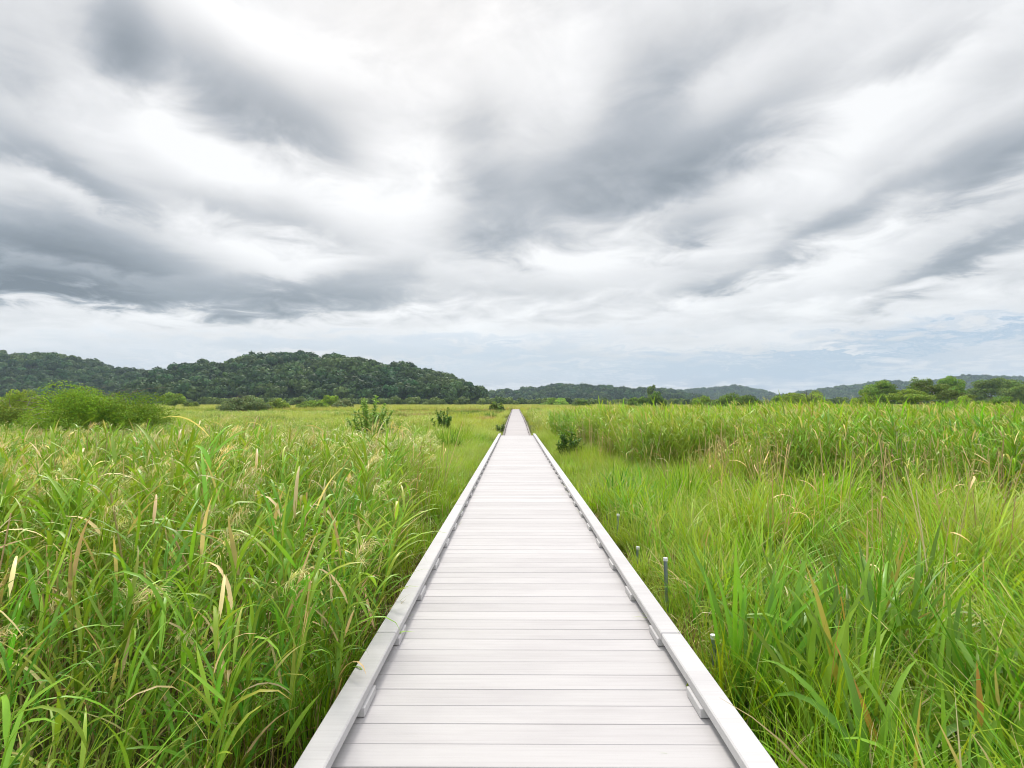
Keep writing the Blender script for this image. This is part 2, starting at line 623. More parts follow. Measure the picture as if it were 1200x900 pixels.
def crown_variant(conifer=False, n=300):
    """one woodland tree for the far slopes: lumpy crown of leaf clumps about 8 m across"""
    mb = MB()
    g = np.array([0.052, 0.108, 0.034])
    if conifer:
        hgt = 11.0
        for k in range(n):
            u = random.random() ** 0.7
            z = 1.0 + u * (hgt - 1)
            r = 2.3 * (1 - u) + 0.15
            a = U(0, 6.28)
            ribbon(mb, (r * 0.25 * math.cos(a), r * 0.25 * math.sin(a), z), a, U(-0.3, 0.3), r, 0.8 * (1 - 0.5 * u), U(0.1, 0.6), 2, jit(g * 0.75), jit(g * 0.95))
    else:
        lobes = [(U(-2.3, 2.3), U(-2.3, 2.3), U(4.2, 7.2), U(1.6, 2.6)) for _ in range(9)]
        for k in range(n):
            x, y, z, r = lobes[k % 9]
            d = rng.normal(size=3)
            d[2] = abs(d[2]) * 0.9 - 0.25
            d /= np.linalg.norm(d)
            p = np.array([x, y, z]) + d * r * U(0.8, 1.08)
            nrm = d + rng.normal(size=3) * 0.28
            nrm /= np.linalg.norm(nrm)
            a = np.cross(nrm, rng.normal(size=3)); a /= np.linalg.norm(a)
            b = np.cross(nrm, a)
            sz = U(0.45, 0.95)
            mb.add([p - a * sz, p - b * sz * 0.8, p + a * sz, p + b * sz * 0.8], [[0, 1, 2, 3]], jit(g, 0.3))
        for (x, y, z, r) in lobes:      # inner twigs and leaves that close the crown
            for q in range(3):
                d = rng.normal(size=3); d /= np.linalg.norm(d)
                a = np.cross(d, rng.normal(size=3)); a /= np.linalg.norm(a)
                b = np.cross(d, a)
                p = np.array([x, y, z])
                mb.add([p - a * r * .8, p - b * r * .8, p + a * r * .8, p + b * r * .8], [[0, 1, 2, 3]], g * 0.8)
    s = np.linspace(0, 1, 4)
    tube(mb, np.stack([0 * s, 0 * s, 6 * s - 0.5], 1), np.linspace(0.22, 0.1, 4), (0.08, 0.07, 0.055), 5)
    return mb


def flat_arr(lst):
    P = np.concatenate([a[0] for a in lst])
    S_ = np.concatenate([a[1] for a in lst])
    T_ = np.concatenate([a[2] for a in lst])
    return P, S_, T_


CROWNS = lambda: [crown_variant(False) for _ in range(9)]
for key, lab in (('near', 'dense dark green woodland covering the hills at left'), ('far', 'blue green woodland covering the distant low hills')):
    P, S_, T_ = flat_arr(FOREST[key])
    n = len(P)
    tint = np.clip(T_ + 0.9 * (vnoise(P[:, 0], P[:, 2] * 3, 26, 3) - 0.55) + rng.normal(0, 0.12, n), 0, 0.7)
    scatter('hill_forest' if key == 'near' else 'distant_forest', CROWNS(), M_WOODS, P, rng.uniform(0, 6.28, n), rng.normal(0, 0.05, (n, 2)),
            S_ * (0.5 + 0.75 * rng.random(n) ** 1.4) * (0.98 if key == 'near' else 1.0), tint, lab, 'forest')

# conifers along the left ridge
n = 130
cpx = rng.uniform(-160, 185, n)
sk = np.interp(cpx, [-200, 0, 40, 90, 130, 170, 205], [418, 414, 416, 424, 431, 436, 441])
dd = rng.uniform(535, 575, n)
P = np.stack([EYE.x + (cpx - VPX) * dd / F, dd, hz(sk, 560) - 11.5 + rng.normal(0, .6, n)], 1)
scatter('ridge_conifers', [crown_variant(True, 160) for _ in range(4)], M_WOODS, P, rng.uniform(0, 6.28, n), rng.normal(0, .03, (n, 2)), rng.uniform(.6, 1.05, n), np.zeros(n),
        'dark pointed conifers massed along the left ridge top', 'forest')

# low wet woodland across the far edge of the marsh
n = 2300
cpx = rng.uniform(-350, 1560, n)
dd = rng.uniform(250, 420, n)
keep = (cpx > 180) | (dd > 330)
hh = np.interp(cpx, [-350, 200, 420, 560, 640, 760, 900, 960, 1020, 1200, 1560], [4.5, 4.6, 4.8, 5.2, 5.0, 4.2, 4.0, 4.2, 5.0, 5.6, 5.6]) * rng.uniform(0.5, 1.15, n)
P = np.stack([EYE.x + (cpx - VPX) * dd / F, dd, np.full(n, 0.0)], 1)[keep]
hh = hh[keep]
P[:, 2] = -1.6 * hh / 8
scatter('marsh_woodland', CROWNS(), M_WOODS, P, rng.uniform(0, 6.28, len(P)), rng.normal(0, .05, (len(P), 2)), hh / 8.2,
        np.clip(0.62 + rng.normal(0, .25, len(P)), 0.1, 1.0), 'low mixed green woodland lining the far edge of the marsh', 'woodland')

# ---------------------------------------------------------------- boardwalk
def part(name, me, parent):
    o = bpy.data.objects.new(name, me)
    C.objects.link(o)
    o.parent = parent
    return o


def empty(name, loc, label, cat, group=None):
    o = bpy.data.objects.new(name, None)
    o.empty_display_size = 0.2
    C.objects.link(o)
    o.location = loc
    o['label'] = label
    o['category'] = cat
    if group:
        o['group'] = group
    return o


def box_to(bm, x0, x1, y0, y1, z0a, z0b, th, col, layer, bevel=0.004):
    """board with its top at z0a (near end) and z0b (far end)"""
    P = [(x0, y0, z0a - th), (x1, y0, z0a - th), (x1, y1, z0b - th), (x0, y1, z0b - th), (x0, y0, z0a), (x1, y0, z0a), (x1, y1, z0b), (x0, y1, z0b)]
    vs = [bm.verts.new(p) for p in P]
    fs = [bm.faces.new([vs[i] for i in q]) for q in ((3, 2, 1, 0), (4, 5, 6, 7), (0, 1, 5, 4), (1, 2, 6, 5), (2, 3, 7, 6), (3, 0, 4, 7))]
    geo_v = list(vs)
    if bevel:
        es = list({e for f in fs for e in f.edges})
        r = bmesh.ops.bevel(bm, geom=es, offset=bevel, segments=1, affect='EDGES', profile=0.5)
        geo_v = list({v for f in r['faces'] for v in f.verts} | {v for v in vs if v.is_valid})
    for v in geo_v:
        v[layer] = (*col, 1)


def bm_new():
    bm = bmesh.new()
    return bm, bm.verts.layers.float_color.new('Col')


def bm_mesh(bm, name, mat):
    me = bpy.data.meshes.new(name)
    bm.to_mesh(me)
    bm.free()
    me.materials.append(mat)
    return me


def rcol():
    return (random.random(), random.random(), random.random())


def walk_section(label, ys, zs, half, pitch, mat, rmat, rail_len, rail_off, block_gap, block_off, rail_h=0.095, rail_w=0.115, bevel=0.004):
    root = empty('boardwalk', (0, ys[0], 0), label, 'boardwalk', None)
    y_start = ys[0]
    Z = lambda y: float(np.interp(y, ys, zs))
    bm, ly = bm_new()
    y = ys[0]
    while y < ys[-1] - 0.02:
        w = pitch - 0.0032 + U(-0.0008, 0.0012)
        dz = U(-0.0012, 0.0012)
        ex = U(-0.006, 0.006)
        y1 = min(y + w, ys[-1])
        box_to(bm, -half + ex, half + ex, y - y_start, y1 - y_start, Z(y) + dz, Z(y1) + dz, 0.035, rcol(), ly, bevel * 0.5)
        y += pitch
    part('deck', bm_mesh(bm, 'deck', mat), root)
    for sx in (-1, 1):
        # long kerb beams laid end to end
        y = ys[0] - rail_off
        xc = sx * (half + 0.012 - rail_w / 2)
        while y < ys[-1] - 0.05:
            a, b = max(y, ys[0]), min(y + rail_len, ys[-1])
            y += rail_len
            if b - a < 0.1:
                continue
            cuts = [a] + [q for q in ys if a + 0.05 < q < b - 0.05] + [b]
            bm, ly = bm_new()
            cl = rcol()
            for p, q in zip(cuts[:-1], cuts[1:]):
                q2 = q - (0.004 if q == b else 0)
                box_to(bm, xc - rail_w / 2, xc + rail_w / 2, p - y_start, q2 - y_start, Z(p) + rail_h, Z(q2) + rail_h, 0.050, cl, ly, 0.006)
            part('kerb_rail', bm_mesh(bm, 'kerb_rail', rmat), root)
        # short blocks that carry the beams
        y = ys[0] + block_off
        while y < ys[-1] - 0.3:
            bm, ly = bm_new()
            za = Z(y) + 0.0445
            box_to(bm, xc - rail_w / 2 - 0.012, xc + rail_w / 2 + 0.012, y - y_start, y + 0.2 - y_start, za, za, 0.0425, rcol(), ly, 0.003)
            part('spacer_block', bm_mesh(bm, 'spacer_block', rmat), root)
            y += block_gap
        # side beam under the planks
        bm, ly = bm_new()
        for p, q in zip(ys[:-1], ys[1:]):
            box_to(bm, sx * (half - 0.10) - 0.035, sx * (half - 0.10) + 0.035, p - y_start + 0.01, q - y_start - 0.01, Z(p) - 0.038, Z(q) - 0.038, 0.12, rcol(), ly, 0)
        part('side_beam', bm_mesh(bm, 'side_beam', M_POST), root)
        y = ys[0] + 0.6
        while y < ys[-1]:
            bm, ly = bm_new()
            box_to(bm, sx * (half - 0.22) - 0.045, sx * (half - 0.22) + 0.045, y - y_start, y + 0.09 - y_start, Z(y) - 0.04, Z(y) - 0.04, Z(y) - 0.04 + 0.2, rcol(), ly, 0)
            part('support_post', bm_mesh(bm, 'support_post', M_POST), root)
            y += 2.4
    return root


EZ = 1.95
N1 = 26.2
Y0 = 2.169 - 0.1464 * 36
walk_section('long whitewashed plank boardwalk with low white kerb rails in the foreground', [Y0, 0, N1], [0.55, 0.55, 0.55 - 0.00625 * N1], 0.868, 0.1464, M_DECK, M_RAIL, 4.1, (Y0 - 3.2) % 4.1, 0.74, (2.5 - Y0) % 0.74)
walk_section('farther lower stretch of grey weathered boardwalk running into the marsh', [26.5, 36, 52, 118], [EZ - 1.86, EZ - 1.60, EZ - 1.47, EZ - 1.36], 0.74, 0.15, M_OLD, M_OLDR, 9.0, 0.0, 2.2, 0.4, rail_h=0.10, rail_w=0.09, bevel=0)

# ---------------------------------------------------------------- marker stakes
def cyl(mb, z0, z1, r0, r1, sides=14, col=(1, 1, 1)):
    tube(mb, [(0, 0, z0), (0, 0, z0 + (z1 - z0) * .5), (0, 0, z1)], [r0, (r0 + r1) / 2, r1], col, sides)


def cap_disc(mb, z, r, sides=14):
    a = np.arange(sides) * 2 * math.pi / sides
    ring = np.stack([r * np.cos(a), r * np.sin(a), np.full(sides, z)], 1)
    inner = ring * np.array([.02, .02, 1])
    k = np.arange(sides)
    mb.add(np.concatenate([ring, inner]), np.stack([k, (k + 1) % sides, sides + (k + 1) % sides, sides + k], 1), (1, 1, 1))


mb = MB(); cyl(mb, -0.2, 0.575, 0.016, 0.016); stake_me = mb.mesh('pipe', M_STEEL)
mb = MB(); cyl(mb, 0.575, 0.60, 0.021, 0.020); cap_disc(mb, 0.60, 0.020); cap_disc(mb, 0.575, 0.021); cap_me = mb.mesh('cap', M_CAP)
stk = [(4.8, 'white capped grey stake standing clear in a dark gap beside the right kerb rail', 0.0),
       (5.96, 'white capped stake half sunk in grass, second visible beyond the clear grey stake', -0.20),
       (7.14, 'white capped stake farthest along the right kerb, only its cap showing in grass', -0.09),
       (3.63, 'white capped stake just behind the leftmost broad leaved clump by the right kerb', -0.17)]
for d, lab, dz in stk:
    r = empty('marker_stake', (1.24, d, dz), lab, 'stake', 'stakes in a row along the right side of the boardwalk')
    part('pipe', stake_me, r)
    part('cap', cap_me, r)
    r.rotation_euler = (R(U(-2, 2)), R(U(-2, 2)), 0)

# ---------------------------------------------------------------- shrubs and trees
def leaf_cloud(mb, cen, rad, n, size, col, var=0.35, shell=0.55):
    """n leaf-shaped faces spread through one clump"""
    d = rng.normal(size=(n, 3))
    d /= np.linalg.norm(d, axis=1)[:, None]
    r = rng.uniform(shell, 1.0, n) ** 0.6
    p = np.asarray(cen) + d * r[:, None] * np.asarray(rad)
    p[:, 2] = np.maximum(p[:, 2], 0.03)
    nrm = d * 0.6 + rng.normal(size=(n, 3)) * 0.6 + np.array([0, 0, 0.45])
    nrm /= np.linalg.norm(nrm, axis=1)[:, None]
    a = np.cross(nrm, rng.normal(size=(n, 3)))
    a /= np.linalg.norm(a, axis=1)[:, None]
    b = np.cross(nrm, a)
    s = size * rng.uniform(0.6, 1.3, n)[:, None]
    v = np.stack([p - a * s, p - b * s * 0.42 + a * s * .1, p + a * s, p + b * s * 0.42 + a * s * .1], 1).reshape(-1, 3)
    k = np.arange(n)[:, None] * 4 + np.arange(4)[None]
    c = np.asarray(col)[None] * rng.uniform(1 - var, 1 + var, n)[:, None]
    c[:, 0] *= rng.uniform(0.8, 1.3, n)
    mb.add(v, k, np.repeat(c, 4, 0))


def woody(name, cat, label, px, ytop, wpx, d, col, style='bush', group=None, bark=None, leaves=1.0, gap=0.0):
    h = hz(ytop, d)
    w = wpx * d / F
    root = empty(name, (at(px, d), d, 0), label, cat, group)
    tb, cb = MB(), MB()
    leaf = max(0.035, d * 0.0017) * (1.3 if style in ('sapling', 'herb') else 1.0)
    nst = {'bush': 6, 'tree': 1, 'spread': 2, 'sapling': 5, 'herb': 5}[style]
    tips = []
    zc0 = {'bush': 0.12, 'tree': 0.42, 'spread': 0.5, 'sapling': 0.25, 'herb': .1}[style]
    for s_ in range(nst):
        a = U(0, 6.28)
        rr = w * 0.5 * (U(0.15, 0.65) if nst > 1 else 0.05)
        top = np.array([math.cos(a) * rr, math.sin(a) * rr, h * U(0.55, 0.85)])
        s = np.linspace(0, 1, 6)
        b0 = np.array([math.cos(a), math.sin(a), 0]) * w * 0.04 * (nst > 1)
        pts = b0 + (top - b0) * np.stack([s ** 1.4, s ** 1.4, s], 1) + np.stack([np.sin(s * 5 + a) * w * .02, np.cos(s * 4 + a) * w * .02, 0 * s], 1)
        pts[0, 2] = -0.1
        r0 = max(0.012, h * (0.022 if nst > 1 else 0.032))
        tube(tb, pts, np.linspace(r0, r0 * .3, 6), (1, 1, 1), 6)
        for q in range(5 if nst > 1 else 11):
            u = U(0.4, 1.0)
            b = np.array([np.interp(u, s, pts[:, k]) for k in range(3)])
            aa, rl = U(0, 6.28), w * U(0.12, 0.42)
            e = b + np.array([math.cos(aa) * rl, math.sin(aa) * rl, h * U(0.02, 0.22)])
            rxy = math.hypot(e[0], e[1])
            if rxy > w * .46:
                e[:2] *= w * .46 / rxy
            e[2] = min(e[2], h * 0.95)
            m_ = (b + e) / 2 + np.array([0, 0, U(-.02, .05) * h])
            tube(tb, np.array([b, m_, e]), [r0 * .35, r0 * .25, r0 * .12], (1, 1, 1), 5)
            tips.append(e)
    ncl = int({'bush': 92, 'tree': 22, 'spread': 20, 'sapling': 46, 'herb': 26}[style])
    lobes = [(U(-.29, .29) * w, U(-.29, .29) * w, U(.68, 1.0)) for _ in range(5)] + [(0, 0, 1.0)]
    tone = [U(.7, 1.25) for _ in lobes]
    for k in range(ncl):
        if style != 'bush' and (k < len(tips) and random.random() < 0.7 or style in ('sapling', 'herb')):
            c = tips[k % len(tips)] + rng.normal(0, .05, 3) * w
        else:
            a, q = U(0, 6.28), math.sqrt(random.random())
            ed = math.sqrt(max(0, 1 - q * q * 0.95))
            zz = zc0 * h + (h * 0.93 - zc0 * h) * ((U(0.45, 1.0) if k % 3 else U(0.0, 0.5)) * ed if style == 'bush' else U(0.0, 1.0) * ed)
            c = np.array([math.cos(a) * q * w * .44, math.sin(a) * q * w * .44, zz])
            if style == 'bush':
                lx, ly_, lh = lobes[k % 6]
                lr = .27 * w if k % 6 < 5 else .36 * w
                c = np.array([lx + math.cos(a) * q * lr, ly_ + math.sin(a) * q * lr, zz * lh])
                ex = max(1, math.hypot(c[0], c[1]) / (.46 * w))
                c[:2] /= ex
        if style == 'bush':
            rad = np.array([w * .12, w * .12, h * .14]) * U(.7, 1.35)
        elif style in ('sapling', 'herb'):
            rad = np.array([w * .085, w * .085, h * .07]) * U(.6, 1.4)
        elif style == 'spread':
            rad = np.array([w * .17, w * .17, h * .085]) * U(.7, 1.3)
        else:
            rad = np.array([w * .19, w * .19, h * .12]) * U(.7, 1.25)
        if style == 'bush' and k % 6 == 0:      # upright shoots break the outline
            rad = np.array([w * .035, w * .035, h * .13]) * U(.7, 1.3)
            c = c * np.array([1.1, 1.1, 1.06])
        if c[2] + rad[2] > h * 1.04:
            c = np.array([c[0], c[1], h * 1.04 - rad[2]])
        area = rad[0] * rad[2] * 12
        nl = int(np.clip(leaves * (1.0 if style in ('bush', 'sapling', 'herb') else 1.3) * area / (leaf * leaf), 9 if style in ('sapling', 'herb') else 30, 620))
        leaf_cloud(cb, c, rad, nl, leaf, np.asarray(col) * U(.75, 1.3) * (tone[k % 6] if style == 'bush' else 1.0), 0.35, 0.35)
    part('trunk', tb.mesh('trunk', bark or M_BARK, True), root)
    part('crown', cb.mesh('crown', M_TREE), root)
    return root


def leafy(name, cat, label, px, ytop, wpx, d, col, stems, per, ll, lw):
    h = hz(ytop, d)
    w = wpx * d / F
    root = empty(name, (at(px, d), d, 0), label, cat)
    tb, cb = MB(), MB()
    for s_ in range(stems):
        a, rr = U(0, 6.28), w * 0.5 * math.sqrt(random.random())
        hh = h * U(0.62, 1.0) * (1 - 0.35 * (rr / (w * .5)) ** 2)
        s = np.linspace(0, 1, 6)
        pts = np.stack([math.cos(a) * rr * (0.35 + 0.65 * s ** 1.3), math.sin(a) * rr * (0.35 + 0.65 * s ** 1.3), hh * s], 1)
        pts[0, 2] = -0.05
        tube(tb, pts, np.linspace(0.012, 0.004, 6), (1, 1, 1), 5)
        for i in range(per):
            u = 0.12 + 0.88 * (i + random.random()) / per
            b = np.array([np.interp(min(u, 1), s, pts[:, k]) for k in range(3)])
            g = jit(col, 0.35)
            ribbon(cb, b, U(0, 6.28), U(-0.1, 1.2), ll * U(.6, 1.3), lw * U(.7, 1.3), U(0.2, 1.8), 3, g, g * 1.15, 1.3, 0.2, U(-.6, .6), U(-.4, .4), prof=([0, .4, 1], [.35, 1, .05]))
    part('stems', tb.mesh('stems', M_BARK, True), root)
    part('leaves', cb.mesh('leaves', M_TREE), root)


CG = (0.22, 0.36, 0.026)     # bright willow
CO = (0.195, 0.310, 0.045)     # olive
CD = (0.130, 0.220, 0.040)     # dark
CY = (0.170, 0.240, 0.100)     # grey green
g1 = 'small trees scattered along the edge of the marsh'
woody('willow_bush', 'bush', 'largest rounded bright green willow bush standing in the reeds at left', 108, 443, 156, 28, CG, 'bush')
woody('willow_bush', 'bush', 'olive willow bush with pale stems beside the largest rounded bush', 18, 454, 84, 30, CO, 'bush', bark=M_PALE)
woody('marsh_tree', 'tree', 'small round topped tree just right of the largest willow bush before the hill', 204, 458, 28, 150, CO, 'tree', g1)
woody('marsh_shrub', 'shrub', 'tiny olive shrub beside the round topped tree under the left hill', 224, 469, 20, 140, CO, 'bush', g1)
woody('marsh_shrub', 'shrub', 'grey green spreading shrub alone in the yellow field below the wooded hill', 288, 460, 54, 90, CY, 'bush', g1)
woody('marsh_shrub', 'shrub', 'low green shrub immediately right of the grey green spreading shrub', 328, 467, 30, 120, CO, 'bush', g1)
woody('marsh_tree', 'tree', 'small pale green tree rising between low shrubs under the wooded hill', 347, 465, 24, 160, CY, 'tree', g1)
woody('marsh_shrub', 'shrub', 'wide olive shrub under the middle of the wooded hill', 366, 467, 34, 125, CO, 'bush', g1)
woody('marsh_tree', 'tree', 'yellowish tree standing highest in the row under the wooded hill', 385, 462, 20, 165, CG, 'tree', g1)
woody('marsh_shrub', 'shrub', 'dull green shrub just left of the leafy sapling in the field', 404, 467, 26, 130, CY, 'bush', g1)
leafy('sapling', 'sapling', 'bushy leafy green sapling standing tall above the left reeds', 434, 461, 56, 24, (0.19, 0.36, 0.07), 26, 120, 0.17, 0.066)
leafy('sapling', 'sapling', 'small dark sapling alone in yellow grass left of the boardwalk end', 520, 477, 32, 30, (0.10, 0.20, 0.03), 18, 85, 0.16, 0.07)
woody('marsh_shrub', 'shrub', 'dark low shrub just left of where the boardwalk vanishes', 582, 470, 20, 112, CD, 'bush', g1)
leafy('tussock', 'shrub', 'small dark tussock beside the left corner where the white boardwalk ends', 586, 494, 11, 33, (0.10, 0.18, 0.04), 10, 26, 0.18, 0.05)
leafy('leafy_shrub', 'shrub', 'dark leafy shrub close beside the right kerb near the end of the white boardwalk', 667, 503, 36, 17.5, (0.07, 0.16, 0.022), 24, 70, 0.14, 0.055)
woody('marsh_shrub', 'shrub', 'dark flat shrub in the field just right of the vanishing boardwalk', 680, 466, 26, 170, CD, 'bush', g1)
woody('marsh_shrub', 'shrub', 'low olive shrub at the far field edge above the boardwalk end', 648, 466, 34, 230, CO, 'bush', g1)
woody('marsh_shrub', 'shrub', 'round dark shrub in mid field below the lone tall far tree', 766, 458, 34, 130, CD, 'bush', g1)
woody('lone_tree', 'tree', 'lone tall far tree breaking the skyline right of the boardwalk', 764, 449, 10, 310, CD, 'tree')
woody('marsh_shrub', 'shrub', 'small pale shrub just right of the round dark shrub in mid field', 746, 464, 22, 150, CO, 'bush', g1)
woody('marsh_shrub', 'shrub', 'low olive shrub left of the widest dark shrub in the right field', 822, 463, 28, 118, CO, 'bush', g1)
woody('marsh_shrub', 'shrub', 'widest low dark shrub in the right field, darker toward one end', 856, 461, 56, 105, CD, 'bush', g1)
woody('marsh_shrub', 'shrub', 'dome shaped green shrub in the right field left of the spreading trees', 945, 454, 54, 110, CO, 'bush', g1)
woody('marsh_shrub', 'shrub', 'small dark shrub tucked against the dome shaped green shrub', 915, 461, 30, 118, CD, 'bush', g1)
woody('marsh_shrub', 'shrub', 'green shrub around pale dead stems in front of the right trees', 1010, 461, 36, 84, CO, 'bush', g1, M_PALE)
woody('marsh_tree', 'tree', 'olive flat crowned tree at the left end of the right tree group', 1030, 447, 44, 135, CO, 'tree', g1)
woody('marsh_tree', 'tree', 'tallest thin topped tree of the right group against the sky', 1078, 437, 26, 120, CD, 'tree', g1, None, 0.6)
woody('spreading_tree', 'tree', 'leaning spreading tree with pale trunk below the tallest right tree', 1064, 453, 44, 90, CO, 'spread', g1, M_PALE)
woody('spreading_tree', 'tree', 'broad spreading tree with pale forked trunk right of the leaning one', 1102, 449, 50, 96, (0.09, 0.15, 0.03), 'spread', g1, M_PALE)
woody('marsh_shrub', 'shrub', 'low dense green shrub at the foot of the broad spreading tree', 1126, 462, 38, 80, CO, 'bush', g1)
woody('marsh_tree', 'tree', 'round crowned tree standing behind the broad spreading tree', 1112, 441, 32, 150, CO, 'tree', g1)
woody('spreading_tree', 'tree', 'isolated small flat topped tree in the field near the right edge', 1164, 462, 44, 74, CD, 'spread', g1)
woody('marsh_tree', 'tree', 'dense dark tree behind the isolated flat topped tree', 1160, 440, 50, 200, CD, 'tree', g1)
woody('marsh_tree', 'tree', 'dark wide tree cut by the photo\'s right edge', 1200, 440, 46, 185, CD, 'tree', g1)

# ---------------------------------------------------------------- broad leaved iris clumps
def iris(x, y, h, n, label, lean, odd=()):
    root = empty('iris_clump', (x, y, 0), label, 'plant', 'broad leaved clumps beside the right kerb rail')
    for nm, cnt, cols in [('leaves', int(n * 1.15), None)] + [('yellow_leaf', 1, c) for c in odd]:
        mb = MB()
        for i in range(cnt):
            a, r = U(0, 6.28), 0.22 * math.sqrt(random.random())
            g = jit((0.17, 0.36, 0.026), 0.4)
            tip = g * np.array([1.25, 1.1, 0.9])
            if cols is not None:
                g, tip = jit((0.40, 0.36, 0.06), 0.1), np.array(cols)
            az = lean + U(-1.5, 1.5)
            ribbon(mb, (r * math.cos(a), r * math.sin(a), 0), az, U(1.15, 1.5), h * U(0.75, 1.2), U(0.024, 0.040), (U(0.1, 0.9) if random.random() < .65 else U(1.2, 2.8)) if cols is None else U(.1, .5), 10, g, tip, 2.4, 0.22,
                   U(-0.8, 0.8), U(-.3, .3), prof=([0, .2, .6, .85, 1], [.8, 1, .95, .6, .03]))
        part(nm, mb.mesh(nm, M_IRIS, True), root)


M_IRIS = mat_leaf('iris_leaf', 0.92, transl=0.35, rand_v=0.1, rand_h=0.01, instanced=False, rough=0.4, spec=0.4)
OR = (0.55, 0.26, 0.06)
YE = (0.50, 0.42, 0.08)
iris(1.38, 3.45, 0.98, 30, 'tall broad leaved clump nearest the right kerb with one long pale blade', 0.8)
iris(1.85, 3.5, 0.95, 26, 'broad leaved clump holding an orange tipped blade behind the front clumps', 1.2, (OR,))
iris(1.62, 2.95, 0.90, 26, 'middle broad leaved clump with two yellowing upright blades', 1.6, (YE, OR))
iris(2.35, 3.6, 1.05, 24, 'broad leaved clump with long arching yellow green blades leaning outward', 0.2, (YE,))
iris(2.25, 2.9, 0.85, 22, 'lower all green broad leaved clump farther from the kerb in front', 0.5)
iris(2.75, 4.2, 1.0, 18, 'thin broad leaved clump farthest from the kerb rail', 0.4, (YE,))

iris(1.60, 2.42, 0.78, 18, 'lowest blade clump beside the right kerb at the bottom of the photo', 1.5, (YE, OR))
iris(2.05, 2.35, 0.74, 22, 'blade clump at the bottom of the photo, farthest outward of the front clumps', 1.0, (OR,))

# ---------------------------------------------------------------- reeds, sedge, dead stalks
print('plants')


def nrot(n, spread=0.9):
    return rng.uniform(-spread, spread, n)


def tl(n, s=0.07):
    return rng.normal(0, s, (n, 2))


def z0(x, y, z=0.0):
    return np.stack([x, y, np.full(len(x), z)], 1)


def reed_tint(x, y):
    return np.clip(0.15 + 0.9 * (vnoise(x, y, 3.5, 21) - 0.5) + rng.normal(0, .1, len(x)), 0, 0.6)


def far_tint(x, y):
    return np.clip(0.42 + 0.9 * (vnoise(x * .35, y, 9, 22) - 0.5) + rng.normal(0, .1, len(x)), 0, 0.85)


# left bank, near
x, y = sector(62, -0.5, 9, -1)
k = (x < left_edge(y)) & (vnoise(x, y, 0.9, 31) > 0.18) & (np.hypot(x, y) > 1.5)
x, y = x[k], y[k]
n = len(x)
scatter('reeds', [reed_variant(0, 1, 0.0, 0.08, 1.0, 0.12) for _ in range(26)], M_REED, z0(x, y), nrot(n), tl(n, .065),
        (0.68 + 0.30 * vnoise(x, y, 1.3, 33)) * rng.uniform(.74, 1.08, n) * np.interp(np.hypot(x, y), [1.5, 4], [.78, 1.0]), reed_tint(x, y) * .4, 'tall green reeds with drooping leaves left of the boardwalk', 'reeds')
# left bank, middle
x, y = sector(30, 9, 26, -1)
k = (x < left_edge(y)) & (vnoise(x, y, 1.3, 31) > 0.15)
x, y = x[k], y[k]
n = len(x)
scatter('plumed_reeds', [reed_variant(1, 2, 0.10, 0.75, 1.0, 0.08) for _ in range(22)], M_REED, z0(x, y), nrot(n), tl(n, .10),
        (0.55 + 0.26 * vnoise(x, y, 2.4, 33)) * rng.uniform(.80, 1.06, n) * np.interp(y, [11, 20], [1.0, .62]), reed_tint(x, y) + .1, 'plumed reeds swaying across the middle of the left marsh', 'reeds')
# right reed bed
x, y = sector(34, 7.5, 30, 1)
into = y - right_front(x) + 5.0 * (vnoise(x, y, 1.7, 41) - .5)
k = (into > 0) & (vnoise(x, y, 1.3, 42) > 0.12) & (rng.random(len(x)) < np.clip(0.25 + into / 3.0, 0, 1))
x, y, into = x[k], y[k], into[k]
n = len(x)
scatter('reed_bed', [reed_variant(1, 2, 0.09, 0.06, 1.02, 0.10, (-1, .2)) for _ in range(22)], M_REED, z0(x, y), nrot(n), tl(n, .05),
        (0.86 + 0.2 * vnoise(x, y, 3, 43)) * np.interp(into, [0, 2.5], [.66, 1.0]) * rng.uniform(.88, 1.06, n), reed_tint(x, y) * .6, 'upright green reed bed standing across the right marsh', 'reeds')
# far reeds both sides, thinning into the field
x, y = sector(3.6, 26, 75, 0)
k = (np.abs(x) > 1.4) & ~((x < 0) & (x > left_edge(y))) & ~((x > 0) & (y < right_front(x))) & (vnoise(x * .6, y, 5, 51) > 0.30)
x, y = x[k], y[k]
n = len(x)
scatter('far_reeds', [reed_variant(2, 9, 0.38, 0.22, 0.92, 0.15) for _ in range(14)], M_REED, z0(x, y), nrot(n, 3), tl(n, .05),
        (np.where(x < 0, .34, .52) + 0.3 * vnoise(x, y, 6, 53)) * rng.uniform(.85, 1.1, n), far_tint(x, y) * .8, 'yellow green reeds spreading over the far marsh', 'reeds')

# sedge and short grass, near both sides
x, y = sector(40, -0.5, 11, 0)
k = (np.abs(x) > WALK + np.interp(y, [0, 4, 8], [.20, .14, .05])) & ~((x > 0) & (y > right_front(x) + 1.5)) & ~((x < 0) & (x < left_edge(y) - 0.8)) & (vnoise(x, y, 0.42, 65) > 0.36)
x, y = x[k], y[k]
n = len(x)
extra = [(1.24 + U(-.10, .14), d - U(.06, .30)) for d in (3.63, 5.96, 7.14) for _ in range(9)] + [(1.24 + U(-.10, .10), 4.8 - U(.04, .2)) for _ in range(12)]
x = np.concatenate([x, [e[0] for e in extra]])
y = np.concatenate([y, [e[1] for e in extra]])
n = len(x)
edge = np.clip((np.abs(x) - WALK) / 0.9, 0, 1)
farr = np.clip((x - 1.6) / 2.5, 0, 1) * np.clip((y - 2.5) / 3, 0, 1)
sc = (0.66 + 0.34 * edge + 0.22 * farr) * (0.45 + 1.0 * vnoise(x, y, 0.55, 62)) * rng.uniform(.8, 1.15, n)
sc = np.where(x < 0, sc * 0.95, sc)
sc[-len(extra):] = rng.uniform(.55, .72, len(extra))
